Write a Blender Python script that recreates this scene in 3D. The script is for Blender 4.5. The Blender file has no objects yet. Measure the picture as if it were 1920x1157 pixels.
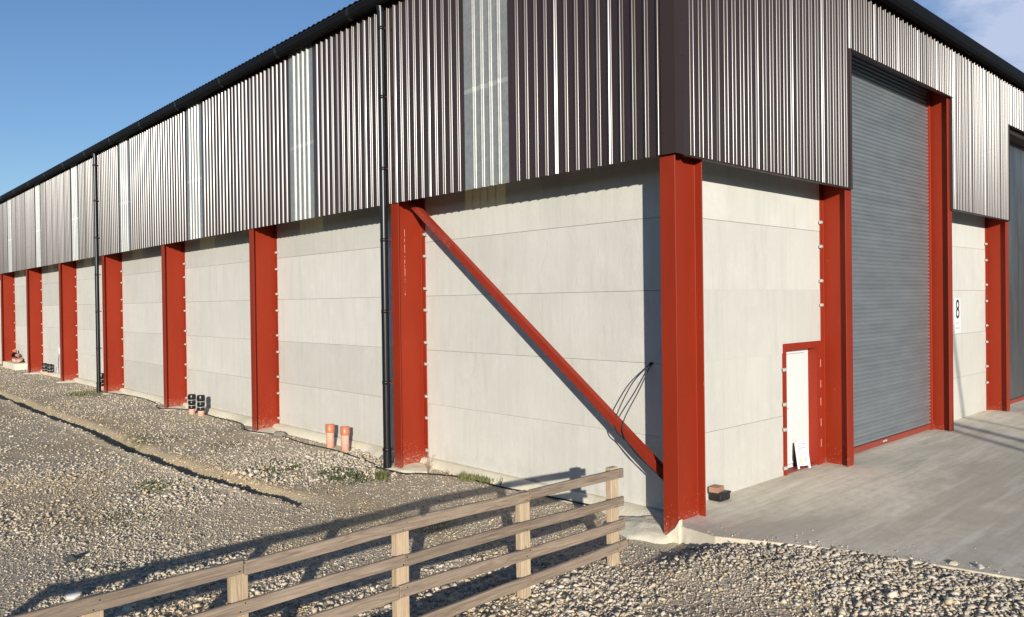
import bpy, bmesh, math, random
import numpy as np
from mathutils import Vector, Matrix, noise as mnoise
R=math.radians
random.seed(7); rng=np.random.default_rng(11)
S=bpy.context.scene; COL=S.collection

# ------------------------------------------------------------------ node helpers
def mat(name):
    m=bpy.data.materials.new(name); m.use_nodes=True
    nt=m.node_tree; b=nt.nodes['Principled BSDF']
    return m,nt,b
class N:
    def __init__(s,nt): s.nt=nt
    def __call__(s,t,ins=None,**kw):
        n=s.nt.nodes.new(t)
        for k,v in kw.items(): setattr(n,k,v)
        for k,v in (ins or {}).items(): s.set(n,k,v)
        return n
    def set(s,n,k,v):
        i=n.inputs[k]
        if isinstance(v,bpy.types.NodeSocket): s.nt.links.new(v,i)
        else: i.default_value=v
    def obj(s): return s('ShaderNodeTexCoord').outputs['Object']
    def mapping(s,vec,scale=(1,1,1),loc=(0,0,0),rot=(0,0,0)):
        return s('ShaderNodeMapping',{'Vector':vec,'Scale':scale,'Location':loc,'Rotation':rot}).outputs[0]
    def noise(s,vec,scale,detail=4,rough=.55,dist=0):
        return s('ShaderNodeTexNoise',{'Vector':vec,'Scale':scale,'Detail':detail,'Roughness':rough,'Distortion':dist}).outputs['Fac']
    def ramp(s,fac,a,b,c0=(0,0,0,1),c1=(1,1,1,1)):
        n=s('ShaderNodeValToRGB',{'Fac':fac}); e=n.color_ramp.elements
        e[0].position=a;e[1].position=b;e[0].color=c0;e[1].color=c1
        return n.outputs['Color']
    def mix(s,fac,a,b,mode='MIX'):
        n=s('ShaderNodeMix',data_type='RGBA',blend_type=mode)
        s.set(n,0,fac); s.set(n,6,a); s.set(n,7,b); return n.outputs[2]
    def math(s,op,a,b=0.,c=0.):
        n=s('ShaderNodeMath',operation=op); s.set(n,0,a); s.set(n,1,b); s.set(n,2,c); return n.outputs[0]
    def bump(s,h,strength,dist=.01,nrm=None):
        n=s('ShaderNodeBump',{'Height':h,'Strength':strength,'Distance':dist})
        if nrm: s.set(n,'Normal',nrm)
        return n.outputs[0]
    def sep(s,v): return s('ShaderNodeSeparateXYZ',{0:v}).outputs
def c3(*a): return (a[0],a[1],a[2],1)

def m_concrete(name,base,alt,bump=.35,panel=True):
    m,nt,b=mat(name); n=N(nt); o=n.obj()
    rnd=n('ShaderNodeObjectInfo').outputs['Random']
    off=n('ShaderNodeCombineXYZ',{0:n.math('MULTIPLY',rnd,37.),1:n.math('MULTIPLY',rnd,19.),2:rnd}).outputs[0]
    v=n('ShaderNodeVectorMath',{0:o,1:off},operation='ADD').outputs[0] if panel else o
    big=n.noise(v,.55,5,.6); mid=n.noise(v,2.6,6,.65); fine=n.noise(v,55,5,.7)
    streak=n.noise(n.mapping(v,(1.6,1.6,.12)),5,4,.6)
    col=n.mix(n.ramp(big,.35,.68),base,alt)
    col=n.mix(n.math('MULTIPLY',n.ramp(streak,.48,.75),.40),col,c3(base[0]*.72,base[1]*.72,base[2]*.70))
    col=n.mix(n.math('MULTIPLY',n.ramp(mid,.52,.72),.22),col,c3(min(1,base[0]*1.22),min(1,base[1]*1.22),min(1,base[2]*1.24)))
    col=n.mix(n.math('MULTIPLY',n.ramp(fine,.3,.7),.16),col,c3(base[0]*.6,base[1]*.6,base[2]*.58))
    if panel:
        tone=n.math('ADD',n.math('MULTIPLY',rnd,.17),.90)
        col=n.mix(1.,col,n('ShaderNodeCombineColor',{0:tone,1:tone,2:tone}).outputs[0],'MULTIPLY')
        # faint vertical casting marks, broken into dashes, and splash dirt close to the ground
        z=n.sep(o)
        s=n.math('ADD',z[0],z[1])
        t=n.math('ABSOLUTE',n.math('SUBTRACT',n.math('FRACT',n.math('MULTIPLY',n.math('ADD',s,n.math('MULTIPLY',n.noise(n.mapping(o,(0,0,1)),.9,1),.9)),.62)),.5))
        line=n.math('LESS_THAN',t,.0045)
        line=n.math('MULTIPLY',line,n.ramp(n.noise(n.mapping(v,(1,1,2.5)),1.7,3),.5,.56))
        col=n.mix(n.math('MULTIPLY',line,.22),col,c3(.27,.26,.24))
        low=n.math('SUBTRACT',1.,n.math('MULTIPLY',n.math('SUBTRACT',z[2],.15),2.6))
        low=n.math('MULTIPLY',n.math('MAXIMUM',low,0.),n.ramp(n.noise(v,7,5,.7),.35,.7))
        col=n.mix(n.math('MULTIPLY',n.math('MINIMUM',low,1.),.35),col,c3(.36,.31,.22))
    b.inputs['Roughness'].default_value=.88
    nt.links.new(col,b.inputs['Base Color'])
    trow=n.noise(n.mapping(v,(1,1,.35)),9,4,.6,1.2)
    h=n.math('ADD',n.math('MULTIPLY',fine,.5),n.math('ADD',n.math('MULTIPLY',mid,.8),n.math('MULTIPLY',trow,.9)))
    nt.links.new(n.bump(h,bump,.012),b.inputs['Normal'])
    return m

def m_paint(name,base,rough=.42,spots=True,dusty=.0):
    m,nt,b=mat(name); n=N(nt); o=n.obj()
    big=n.noise(n.mapping(o,(1,1,.35)),1.7,5,.6)
    col=n.mix(n.ramp(big,.35,.7),base,c3(base[0]*.86,base[1]*.84,base[2]*.84))
    fine=n.noise(o,120,3,.6)
    col=n.mix(n.math('MULTIPLY',n.ramp(n.noise(o,9,6,.7),.6,.8),.25),col,c3(base[0]*1.05+.04,base[1]*1.3+.04,base[2]*1.3+.04))
    if spots:
        z=n.sep(o)[2]
        low=n.math('MAXIMUM',n.math('SUBTRACT',1.,n.math('MULTIPLY',z,.85)),0.)
        vor=n('ShaderNodeTexVoronoi',{'Vector':o,'Scale':26.,'Randomness':1.}).outputs['Distance']
        keep=n.noise(n.mapping(o,loc=(4,2,1)),14,2)
        thr=n.math('MULTIPLY',n.math('MULTIPLY',low,low),.30)
        spot=n.math('MULTIPLY',n.math('LESS_THAN',vor,thr),n.math('GREATER_THAN',keep,.47))
        vor2=n('ShaderNodeTexVoronoi',{'Vector':o,'Scale':11.,'Randomness':1.}).outputs['Distance']
        sp2=n.math('MULTIPLY',n.math('LESS_THAN',vor2,.05),n.math('GREATER_THAN',n.noise(o,3.1,2),.6))
        spot=n.math('MAXIMUM',spot,sp2)
        col=n.mix(n.math('MULTIPLY',spot,.6),col,c3(.62,.50,.42))
        # scuffs and scratches running down the steel
        sc=n.noise(n.mapping(o,(30,30,1.1)),2.2,3,.5)
        scm=n.math('MULTIPLY',n.math('GREATER_THAN',sc,.765),n.math('GREATER_THAN',n.noise(o,2.3,2),.52))
        col=n.mix(n.math('MULTIPLY',scm,.55),col,c3(.6,.36,.27))
        # dried mud film at the foot
        md=n.math('MULTIPLY',n.math('MAXIMUM',n.math('SUBTRACT',1.,n.math('MULTIPLY',z,3.2)),0.),n.ramp(n.noise(o,18,5,.7),.4,.65))
        col=n.mix(n.math('MULTIPLY',n.math('MINIMUM',md,1.),.5),col,c3(.42,.30,.22))
    if dusty: 
        col=n.mix(n.math('MULTIPLY',n.ramp(n.noise(o,30,5,.75),.5,.62),dusty),col,c3(.42,.20,.15))
    nt.links.new(col,b.inputs['Base Color'])
    b.inputs['Roughness'].default_value=rough+.06; b.inputs['Specular IOR Level'].default_value=.2
    nt.links.new(n.bump(n.math('ADD',fine,n.math('MULTIPLY',n.noise(o,14,4),1.2)),.07,.006),b.inputs['Normal'])
    return m

def m_simple(name,base,rough=.5,metal=0.,bump=.1,scale=20,var=.2):
    m,nt,b=mat(name); n=N(nt); o=n.obj()
    f=n.noise(o,scale,5,.6)
    col=n.mix(n.ramp(f,.3,.7),base,c3(base[0]*(1-var),base[1]*(1-var),base[2]*(1-var)))
    nt.links.new(col,b.inputs['Base Color']); b.inputs['Roughness'].default_value=rough; b.inputs['Metallic'].default_value=metal
    nt.links.new(n.bump(f,bump,.01),b.inputs['Normal'])
    return m

def m_wood(name,base,dark,axis='x'):
    m,nt,b=mat(name); n=N(nt); o=n.obj()
    rnd=n('ShaderNodeObjectInfo').outputs['Random']
    off=n('ShaderNodeCombineXYZ',{0:n.math('MULTIPLY',rnd,31.),1:n.math('MULTIPLY',rnd,17.),2:n.math('MULTIPLY',rnd,7.)}).outputs[0]
    v=n('ShaderNodeVectorMath',{0:o,1:off},operation='ADD').outputs[0]
    sc=(.55,6,9) if axis=='x' else (9,6,.55)
    g=n.noise(n.mapping(v,sc),3.2,6,.62,1.6)
    rings=n.math('FRACT',n.math('MULTIPLY',n.noise(n.mapping(v,sc),.9,2,.4,.8),11.))
    rings=n.math('SUBTRACT',1.,n.math('ABSOLUTE',n.math('SUBTRACT',n.math('MULTIPLY',rings,2.),1.)))
    fib=n.noise(n.mapping(v,(4,60,80) if axis=='x' else (80,60,4)),2.,4,.6)
    vk=n('ShaderNodeTexVoronoi',{'Vector':n.mapping(v,(1,2.2,2.2) if axis=='x' else (2.2,2.2,1)),'Scale':2.3}).outputs['Distance']
    knot=n.math('LESS_THAN',vk,.075)
    col=n.mix(n.ramp(g,.32,.68),base,dark)
    col=n.mix(n.math('MULTIPLY',n.ramp(rings,.5,.95),.45),col,c3(dark[0]*.62,dark[1]*.55,dark[2]*.5))
    col=n.mix(n.math('MULTIPLY',n.ramp(fib,.5,.8),.28),col,c3(dark[0]*.6,dark[1]*.58,dark[2]*.56))
    col=n.mix(n.math('MULTIPLY',n.ramp(n.noise(v,1.6,4),.5,.75),.35),col,c3(base[0]*1.15,base[1]*1.18,base[2]*1.2))
    col=n.mix(n.math('MULTIPLY',knot,.65),col,c3(dark[0]*.45,dark[1]*.36,dark[2]*.3))
    tone=n.math('ADD',n.math('MULTIPLY',rnd,.22),.88)
    col=n.mix(1.,col,n('ShaderNodeCombineColor',{0:tone,1:tone,2:tone}).outputs[0],'MULTIPLY')
    nt.links.new(col,b.inputs['Base Color']); b.inputs['Roughness'].default_value=.8
    nt.links.new(n.bump(n.math('ADD',fib,g),.6,.008),b.inputs['Normal'])
    return m

M={}
M['panel']=m_concrete('precast_concrete',c3(.625,.605,.54),c3(.565,.545,.485))
M['footing']=m_concrete('mass_concrete',c3(.76,.70,.54),c3(.64,.58,.43),1.0,False)
M['red']=m_paint('red_oxide_paint',c3(.27,.027,.009))
M['redplain']=m_paint('red_door_frame_paint',c3(.29,.030,.013),.45,False)
M['reddust']=m_paint('dusty_red_paint',c3(.30,.032,.014),.5,False,.55)
M['redrail']=m_paint('dull_red_paint',c3(.26,.045,.03),.5,False,.3)
M['zinc']=m_simple('zinc_plate',c3(.62,.60,.56),.5,.35,.1,30,.25)
M['black']=m_simple('black_plastic',c3(.010,.011,.013),.33,0,.03,8,.3)
M['blackmatt']=m_simple('black_rubber',c3(.022,.021,.02),.6,0,.05,20,.3)
M['flash']=m_simple('brown_flashing',c3(.035,.020,.017),.55,0,.06,1.2,.15)
M['darktrim']=m_simple('dark_trim',c3(.008,.0075,.008),.6,0,.05,3,.3)
M['clay']=m_simple('orange_plastic',c3(.56,.19,.095),.35,0,.03,14,.12)
M['claypale']=m_simple('sunbleached_orange_plastic',c3(.74,.42,.31),.5,0,.05,14,.15)
M['white']=m_simple('white_paint',c3(.72,.72,.69),.45,0,.03,5,.05)
M['board']=m_simple('white_board',c3(.80,.79,.80),.4,0,.02,9,.05)
M['wood']=m_wood('weathered_rail_timber',c3(.36,.275,.20),c3(.20,.15,.11))
M['post']=m_wood('pale_post_timber',c3(.60,.47,.31),c3(.44,.32,.20),'z')
M['brick']=m_simple('brick_clay',c3(.42,.22,.15),.85,0,.3,40,.3)
M['ink']=m_simple('black_ink',c3(.012,.012,.014),.5,0,0,5,.1)
M['greyink']=m_simple('grey_ink',c3(.42,.41,.43),.5,0,0,5,.1)
M['pinkink']=m_simple('pink_ink',c3(.72,.28,.32),.5,0,0,5,.1)
M['yellow']=m_simple('yellow_sticker',c3(.75,.72,.05),.5,0,0,5,.1)
M['blueink']=m_simple('pale_blue_ink',c3(.35,.42,.55),.5,0,0,5,.1)
M['bark']=m_simple('pole_timber',c3(.10,.07,.05),.9,0,.4,12,.3)
M['darktrim'].node_tree.nodes['Principled BSDF'].inputs['Specular IOR Level'].default_value=.12
M['roof']=m_simple('dark_roof_sheet',c3(.02,.02,.022),.5,0,.05,3,.3)

# cladding: glossy brown coated steel
m,nt,b=mat('brown_coated_steel'); n=N(nt); o=n.obj()
big=n.noise(n.mapping(o,(1,1,.3)),.8,4,.6)
col=n.mix(n.ramp(big,.3,.7),c3(.030,.015,.010),c3(.042,.024,.018))
col=n.mix(n.math('MULTIPLY',n.ramp(n.noise(n.mapping(o,(3,3,.2)),4,5,.7),.55,.8),.25),col,c3(.11,.085,.085))
nt.links.new(col,b.inputs['Base Color']); b.inputs['Roughness'].default_value=.45
b.inputs['Specular IOR Level'].default_value=.12
b.inputs['Coat Weight'].default_value=1.0; b.inputs['Coat IOR'].default_value=1.5; b.inputs['Coat Roughness'].default_value=.27
nt.links.new(n.bump(n.math('ADD',n.noise(n.mapping(o,(1,1,.5)),3,3,.5),n.math('MULTIPLY',n.noise(o,18,3),.10)),.12,.02),b.inputs['Normal'])
M['clad']=m

# GRP rooflight sheet: lets part of the sun through
m,nt,b=mat('translucent_sheet'); n=N(nt); o=n.obj()
w=n('ShaderNodeTexVoronoi',{'Vector':o,'Scale':55.}).outputs['Distance']
col=n.mix(n.ramp(n.noise(o,9,6,.75),.35,.7),c3(.22,.227,.23),c3(.37,.377,.38))
col=n.mix(n.math('MULTIPLY',n.ramp(w,.2,.6),.3),col,c3(.42,.45,.42))
z=n.sep(o)[2]
bar=n.math('LESS_THAN',n.math('ABSOLUTE',n.math('SUBTRACT',z,6.42)),.035)
col=n.mix(n.math('MULTIPLY',bar,.5),col,c3(.6,.6,.55))
nt.links.new(col,b.inputs['Base Color']); b.inputs['Roughness'].default_value=.33
b.inputs['Coat Weight'].default_value=.7; b.inputs['Coat Roughness'].default_value=.28
tr=n('ShaderNodeBsdfTransparent',{'Color':c3(.80,.74,.48)}).outputs[0]
ms=n('ShaderNodeMixShader',{0:.32,1:b.outputs[0],2:tr})
nt.links.new(ms.outputs[0],nt.nodes['Material Output'].inputs['Surface'])
M['grp']=m

# galvanised shutter curtain
m,nt,b=mat('galvanised_shutter'); n=N(nt); o=n.obj()
f=n.noise(n.mapping(o,(.6,1,2.)),2.1,5,.6)
z=n.sep(o)[2]
slat=n('ShaderNodeTexWhiteNoise',{1:n.math('FLOOR',n.math('DIVIDE',n.math('SUBTRACT',z,.33),.075))},noise_dimensions='1D').outputs[0]
col=n.mix(n.ramp(f,.3,.7),c3(.24,.262,.27),c3(.31,.33,.335))
col=n.mix(n.math('MULTIPLY',slat,.25),col,c3(.40,.43,.44))
nt.links.new(col,b.inputs['Base Color']); b.inputs['Roughness'].default_value=.42; b.inputs['Metallic'].default_value=.55
nt.links.new(n.bump(n.noise(n.mapping(o,(1,1,4)),9,3),.08,.01),b.inputs['Normal'])
M['shutter']=m
# smooth steel second door
m,nt,b=mat('smooth_dark_steel'); n=N(nt); o=n.obj()
f=n.noise(n.mapping(o,(1.5,1,.35)),1.2,5,.6)
col=n.mix(n.ramp(f,.3,.7),c3(.10,.105,.115),c3(.20,.205,.21))
col=n.mix(n.math('MULTIPLY',n.ramp(n.noise(n.mapping(o,(1.2,1,.5)),.9,4),.55,.7),.6),col,c3(.17,.09,.05))
nt.links.new(col,b.inputs['Base Color']); b.inputs['Roughness'].default_value=.4; b.inputs['Metallic'].default_value=.7
M['steel']=m

# slab
m,nt,b=mat('brushed_slab_concrete'); n=N(nt); o=n.obj()
big=n.noise(n.mapping(o,(.45,1,1),rot=(0,0,R(-20))),.9,6,.62,.4); fine=n.noise(o,60,4,.7); mid=n.noise(o,5,6,.7)
dirty=n.ramp(n.noise(n.mapping(o,(.35,1,1),rot=(0,0,R(15)),loc=(3,1,0)),.55,6,.68,.8),.44,.60)
col=n.mix(n.ramp(big,.3,.72),c3(.87,.79,.63),c3(.78,.70,.55))
col=n.mix(n.math('MULTIPLY',dirty,.48),col,c3(.36,.31,.23))
col=n.mix(n.math('MULTIPLY',n.ramp(mid,.46,.66),.30),col,c3(.46,.39,.28))
col=n.mix(n.math('MULTIPLY',n.ramp(fine,.45,.75),.22),col,c3(.33,.31,.27))
lines_=n.noise(n.mapping(o,(.35,7,1),rot=(0,0,R(9))),1.4,5,.65,.5)
col=n.mix(n.math('MULTIPLY',n.ramp(lines_,.47,.66),.32),col,c3(.42,.37,.28))
col=n.mix(n.math('MULTIPLY',n.ramp(n.noise(n.mapping(o,(.35,5,1),rot=(0,0,R(9)),loc=(5,2,0)),1.1,4,.6,.5),.55,.68),.35),col,c3(.90,.86,.76))
xy=n.sep(o)
# tyre-tread bars left by machines
tv=n.sep(n.mapping(o,rot=(0,0,R(-38))))
lane=n.math('LESS_THAN',n.math('ABSOLUTE',n.math('SUBTRACT',tv[1],n.math('ADD',1.35,n.math('MULTIPLY',n.noise(o,.6,1),.35)))),.27)
bars=n.math('LESS_THAN',n.math('FRACT',n.math('ADD',n.math('MULTIPLY',tv[0],9.),n.math('MULTIPLY',n.noise(o,6,2),.5))),.42)
tread=n.math('MULTIPLY',n.math('MULTIPLY',lane,bars),n.ramp(n.noise(o,1.1,3),.42,.62))
col=n.mix(n.math('MULTIPLY',tread,.5),col,c3(.30,.27,.22))
vs=n('ShaderNodeTexVoronoi',{'Vector':o,'Scale':3.2}).outputs['Distance']
col=n.mix(n.math('MULTIPLY',n.math('LESS_THAN',vs,.05),.6),col,c3(.20,.18,.15))
nt.links.new(col,b.inputs['Base Color']); b.inputs['Roughness'].default_value=.85; b.inputs['Specular IOR Level'].default_value=.15
ridge=n.noise(n.mapping(o,(3,30,1),rot=(0,0,R(40))),1.5,3,.5,.6)
nt.links.new(n.bump(n.math('ADD',n.math('MULTIPLY',fine,.5),n.math('ADD',n.math('MULTIPLY',ridge,.25),n.math('MULTIPLY',mid,.8))),.35,.012),b.inputs['Normal'])
M['slab']=m

# ground
m,nt,b=mat('crushed_stone_ground'); n=N(nt); o=n.obj()
v1=n('ShaderNodeTexVoronoi',{'Vector':o,'Scale':26.,'Randomness':1.}); v2=n('ShaderNodeTexVoronoi',{'Vector':o,'Scale':60.,'Randomness':1.})
big=n.noise(o,.35,5,.6); mid=n.noise(o,2.2,5,.65)
tan=n.mix(n.ramp(mid,.35,.7),c3(.42,.34,.22),c3(.54,.45,.32))
st=n.mix(n('ShaderNodeSeparateColor',{0:v1.outputs['Color']}).outputs[0],c3(.38,.33,.26),c3(.66,.58,.46))
col=n.mix(n.ramp(big,.40,.62),tan,st)
st2=n.mix(n('ShaderNodeSeparateColor',{0:v2.outputs['Color']}).outputs[1],c3(.34,.28,.20),c3(.62,.53,.41))
col=n.mix(.45,col,st2)
pxy=n.sep(o)
out_=n.math('MAXIMUM',n.ramp(n.math('MULTIPLY',pxy[0],-.05),.62,.75),n.ramp(n.math('MULTIPLY',pxy[1],-.05),.42,.52))
col=n.mix(out_,col,n.mix(mid,c3(.035,.045,.015),c3(.08,.08,.035)))  # unseen outer ground darkened to cut light bounced onto the walls
att=n('ShaderNodeAttribute',attribute_name='soil').outputs['Color']
so=n.sep(att)
col=n.mix(n.math('MULTIPLY',so[0],.75),col,n.mix(mid,c3(.42,.33,.20),c3(.52,.43,.28)))
col=n.mix(n.math('MULTIPLY',so[1],n.ramp(n.noise(o,6,5,.7),.42,.6)),col,c3(.115,.13,.035))
col=n.mix(n.math('MULTIPLY',so[2],.8),col,n.mix(mid,c3(.74,.68,.50),c3(.60,.54,.38)))
col=n.mix(1.,col,c3(.90,.87,.82),'MULTIPLY')
nt.links.new(col,b.inputs['Base Color']); b.inputs['Roughness'].default_value=.95
h=n.math('ADD',n.math('MULTIPLY',n.math('SUBTRACT',1.,v1.outputs['Distance']),1.),n.math('MULTIPLY',n.math('SUBTRACT',1.,v2.outputs['Distance']),.4))
nt.links.new(n.bump(h,.8,.02),b.inputs['Normal'])
M['ground']=m
# loose stones: per-stone colour attribute
m,nt,b=mat('loose_stone'); n=N(nt); o=n.obj()
a=n('ShaderNodeAttribute',attribute_name='stone').outputs['Color']
col=n.mix(n.math('MULTIPLY',n.ramp(n.noise(o,45,4,.7),.4,.7),.4),a,n.mix(1.,a,c3(.62,.58,.5),'MULTIPLY'))
nt.links.new(col,b.inputs['Base Color']); b.inputs['Roughness'].default_value=.9
nt.links.new(n.bump(n.noise(o,70,4),.4,.006),b.inputs['Normal'])
M['stone']=m
def m_leaf(name,a,c):
    m,nt,b=mat(name); n=N(nt); o=n.obj()
    nt.links.new(n.mix(n.ramp(n.noise(o,25,3),.3,.7),a,c),b.inputs['Base Color']); b.inputs['Roughness'].default_value=.6
    return m
M['grass']=m_leaf('weed_green',c3(.08,.095,.025),c3(.17,.17,.055))
M['darkgrass']=m_leaf('dark_weed_green',c3(.03,.045,.012),c3(.08,.10,.025))
M['dry']=m_leaf('dry_stem',c3(.30,.20,.10),c3(.16,.10,.06))

# ------------------------------------------------------------------ mesh helpers
class MB:
    def __init__(s): s.v=[]; s.f=[]; s.sm=[]
    def add(s,vs,fs,smooth=False):
        k=len(s.v); s.v+=[tuple(p) for p in vs]; s.f+=[tuple(i+k for i in f) for f in fs]; s.sm+=[smooth]*len(fs); return s
    def box(s,x0,x1,y0,y1,z0,z1):
        return s.add([(x0,y0,z0),(x1,y0,z0),(x1,y1,z0),(x0,y1,z0),(x0,y0,z1),(x1,y0,z1),(x1,y1,z1),(x0,y1,z1)],
            [(0,3,2,1),(4,5,6,7),(0,1,5,4),(1,2,6,5),(2,3,7,6),(3,0,4,7)])
    def prism(s,poly,ax,a0,a1):
        n=len(poly)
        def P(p,a): return {'x':(a,p[0],p[1]),'y':(p[0],a,p[1]),'z':(p[0],p[1],a)}[ax]
        vs=[P(p,a0) for p in poly]+[P(p,a1) for p in poly]
        fs=[tuple(range(n)),tuple(range(2*n-1,n-1,-1))]+[(i,(i+1)%n,n+(i+1)%n,n+i) for i in range(n)]
        return s.add(vs,fs)
    def tube(s,pts,r,seg=10,caps=True,smooth=True):
        pts=[Vector(p) for p in pts]; n=len(pts); rs=r if isinstance(r,(list,tuple)) else [r]*n
        vs=[];fs=[]; up=None
        for i,p in enumerate(pts):
            t=(pts[min(i+1,n-1)]-pts[max(i-1,0)]).normalized()
            if up is None: up=Vector((0,0,1)) if abs(t.z)<.9 else Vector((1,0,0))
            a=(up-t*up.dot(t)).normalized(); up=a; bq=t.cross(a)
            for k in range(seg):
                q=2*math.pi*k/seg; vs.append(p+(a*math.cos(q)+bq*math.sin(q))*rs[i])
        for i in range(n-1):
            for k in range(seg):
                k2=(k+1)%seg; fs.append((i*seg+k,i*seg+k2,(i+1)*seg+k2,(i+1)*seg+k))
        s.add(vs,fs,smooth)
        if caps: s.add(vs[:seg],[tuple(range(seg-1,-1,-1))]); s.add(vs[-seg:],[tuple(range(seg))])
        return s
    def lathe(s,prof,c,seg=24,axis='z'):
        vs=[];fs=[]
        for (r,h) in prof:
            for k in range(seg):
                q=2*math.pi*k/seg; vs.append((c[0]+r*math.cos(q),c[1]+r*math.sin(q),c[2]+h))
        for i in range(len(prof)-1):
            for k in range(seg):
                k2=(k+1)%seg; fs.append((i*seg+k,i*seg+k2,(i+1)*seg+k2,(i+1)*seg+k))
        return s.add(vs,fs,True)
    def build(s,name,m,parent=None,bevel=0,seg=1,fix=True):
        me=bpy.data.meshes.new(name); me.from_pydata(s.v,[],s.f)
        me.polygons.foreach_set('use_smooth',s.sm)
        if fix or bevel:
            bm=bmesh.new(); bm.from_mesh(me)
            if bevel:
                bmesh.ops.remove_doubles(bm,verts=bm.verts,dist=1e-5)
                es=[e for e in bm.edges if len(e.link_faces)==2 and e.calc_face_angle(0)>.5]
                bmesh.ops.bevel(bm,geom=es,offset=bevel,segments=seg,profile=.6,affect='EDGES',clamp_overlap=True)
            bmesh.ops.recalc_face_normals(bm,faces=bm.faces); bm.to_mesh(me); bm.free()
        me.materials.append(M[m] if isinstance(m,str) else m)
        o=bpy.data.objects.new(name,me); COL.objects.link(o); o.parent=parent
        return o
def tag(o,label,cat,group=None,kind=None):
    if label: o['label']=label
    if cat: o['category']=cat
    if group: o['group']=group
    if kind: o['kind']=kind
    return o
def empty(name,loc=(0,0,0),label=None,cat=None,group=None,rz=0):
    o=bpy.data.objects.new(name,None); COL.objects.link(o); o.location=loc; o.rotation_euler=(0,0,rz); o.empty_display_size=.2
    return tag(o,label,cat,group)

# ------------------------------------------------------------------ terrain
def sstep(a,b,x):
    t=np.clip((x-a)/(b-a),0,1); return t*t*(3-2*t)
def vnoise(x,y,sc,seed):
    # cheap smooth value noise on numpy arrays
    r=np.random.default_rng(seed); T=r.random((64,64))
    u=x*sc; v=y*sc; i=np.floor(u).astype(int); j=np.floor(v).astype(int); fu=u-i; fv=v-j
    fu=fu*fu*(3-2*fu); fv=fv*fv*(3-2*fv)
    g=lambda a,b_:T[a%64,b_%64]
    return (g(i,j)*(1-fu)+g(i+1,j)*fu)*(1-fv)+(g(i,j+1)*(1-fu)+g(i+1,j+1)*fu)*fv
EDGE=[(.015,-.005),(-.05,-.55),(.25,-1.2),(.56,-1.95),(.86,-3.45),(1.0,-6),(1.3,-14),(1.3,-26)]
EY=np.array([p[1] for p in EDGE][::-1]); EX=np.array([p[0] for p in EDGE][::-1])
def trench(x,y):
    xc=-2.86+.025*np.sin(y*.9)+.012*np.sin(y*2.7+1)+ .33*sstep(7.5,5.0,y)
    d=x-xc
    dep=.27*sstep(4.7,6.4,y)*(1-sstep(45,60,y))
    prof=np.where(d<0,sstep(-.05,0.0,d),1-sstep(.26,.50,d))
    berm=.05*np.exp(-((d+.12)/.08)**2)+.02*np.exp(-((d-.6)/.12)**2)+.02*(vnoise(x,y,3.1,77)-.5)*np.exp(-((d-.2)/.6)**2)
    return dep*prof, berm*sstep(4.6,6,y), d
def ground_h(x,y):
    h=(vnoise(x,y,.35,1)-.55)*.06*sstep(1,4,np.abs(x-.4))+(vnoise(x,y,1.3,2)-.5)*.05+(vnoise(x,y,4.,3)-.5)*.025
    h=h+.0
    # keep flat-ish by the wall
    near=np.exp(-((x-.3)/.8)**2)*(y>-.1)
    h=h*(1-.6*near)
    t,be,_=trench(x,y); h=h-t+be
    ex=np.interp(y,EY,EX); dd=ex-x
    rise=sstep(-.15,-.9,y)*(1-sstep(-.1,1.9,dd))*.17
    h=h+rise*np.where(dd<0,0.,1.)
    h=np.where(dd<0,np.minimum(h,-.05) if False else h*0-.06,h)*np.where((y>0)&(x>0),1,1)
    h=np.where((y>=0),np.where(x<.62,(h if True else h),-.08),h)
    return h
def gh_y(x,y):
    x=np.asarray(x,float); y=np.asarray(y,float)
    h=(vnoise(x,y,.35,1)-.55)*.06*sstep(1,4,np.abs(x-.4))+(vnoise(x,y,1.3,2)-.5)*.05+(vnoise(x,y,4.,3)-.5)*.025
    near=np.exp(-((x-.3)/.8)**2)*(y>-.1); h=h*(1-.6*near)
    t,be,_=trench(x,y); h=h-t+be
    ex=np.interp(y,EY,EX); dd=ex-x
    h=h+sstep(-.15,-.9,y)*(1-sstep(0.,2.2,np.abs(dd)))*.16*(dd>0)
    under=((dd<-.02)&(y<0))|((x>.66)&(y>=0))
    return np.where(under,-.10,h)
def lines(segs):
    out=[]
    for a,b_,st in segs:
        k=max(1,int(round((b_-a)/st))); out+=list(np.linspace(a,b_,k,endpoint=False))
    out.append(segs[-1][1]); return np.array(out)
gx=lines([(-600,-60,60),(-60,-16,1.5),(-16,-6,.16),(-6,-3.3,.09),(-3.3,-2.1,.025),(-2.1,1.5,.07),(1.5,8,.8),(8,60,8),(60,600,90)])
gy=lines([(-600,-40,80),(-40,-8,1.5),(-8,-4,.25),(-4,9,.09),(9,30,.16),(30,60,.5),(60,600,60)])
GX,GY=np.meshgrid(gx,gy); GZ=gh_y(GX,GY)
screen_bank=6.2*np.maximum(sstep(-17,-31,GX),sstep(-16,-31,GY)*(1-sstep(-2,6,GX-1e3)))*(.8+.4*vnoise(GX,GY,.12,9))  # unseen bank added behind and left of the viewer to block low sky fill
far=(np.abs(GX)>40)|(np.abs(GY)>62); GZ=np.where(far,-.05,GZ)+np.where(GX<30,screen_bank,0)*(GX>-500)
nx,ny=len(gx),len(gy)
me=bpy.data.meshes.new('ground'); me.vertices.add(nx*ny)
me.vertices.foreach_set('co',np.stack([GX,GY,GZ],-1).reshape(-1).astype('f4'))
idx=np.arange(nx*ny).reshape(ny,nx); q=np.stack([idx[:-1,:-1],idx[:-1,1:],idx[1:,1:],idx[1:,:-1]],-1).reshape(-1)
nf=len(q)//4; me.loops.add(len(q)); me.loops.foreach_set('vertex_index',q.astype('i4'))
me.polygons.add(nf); me.polygons.foreach_set('loop_start',np.arange(0,nf*4,4,dtype='i4')); me.update(); me.validate()
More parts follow.
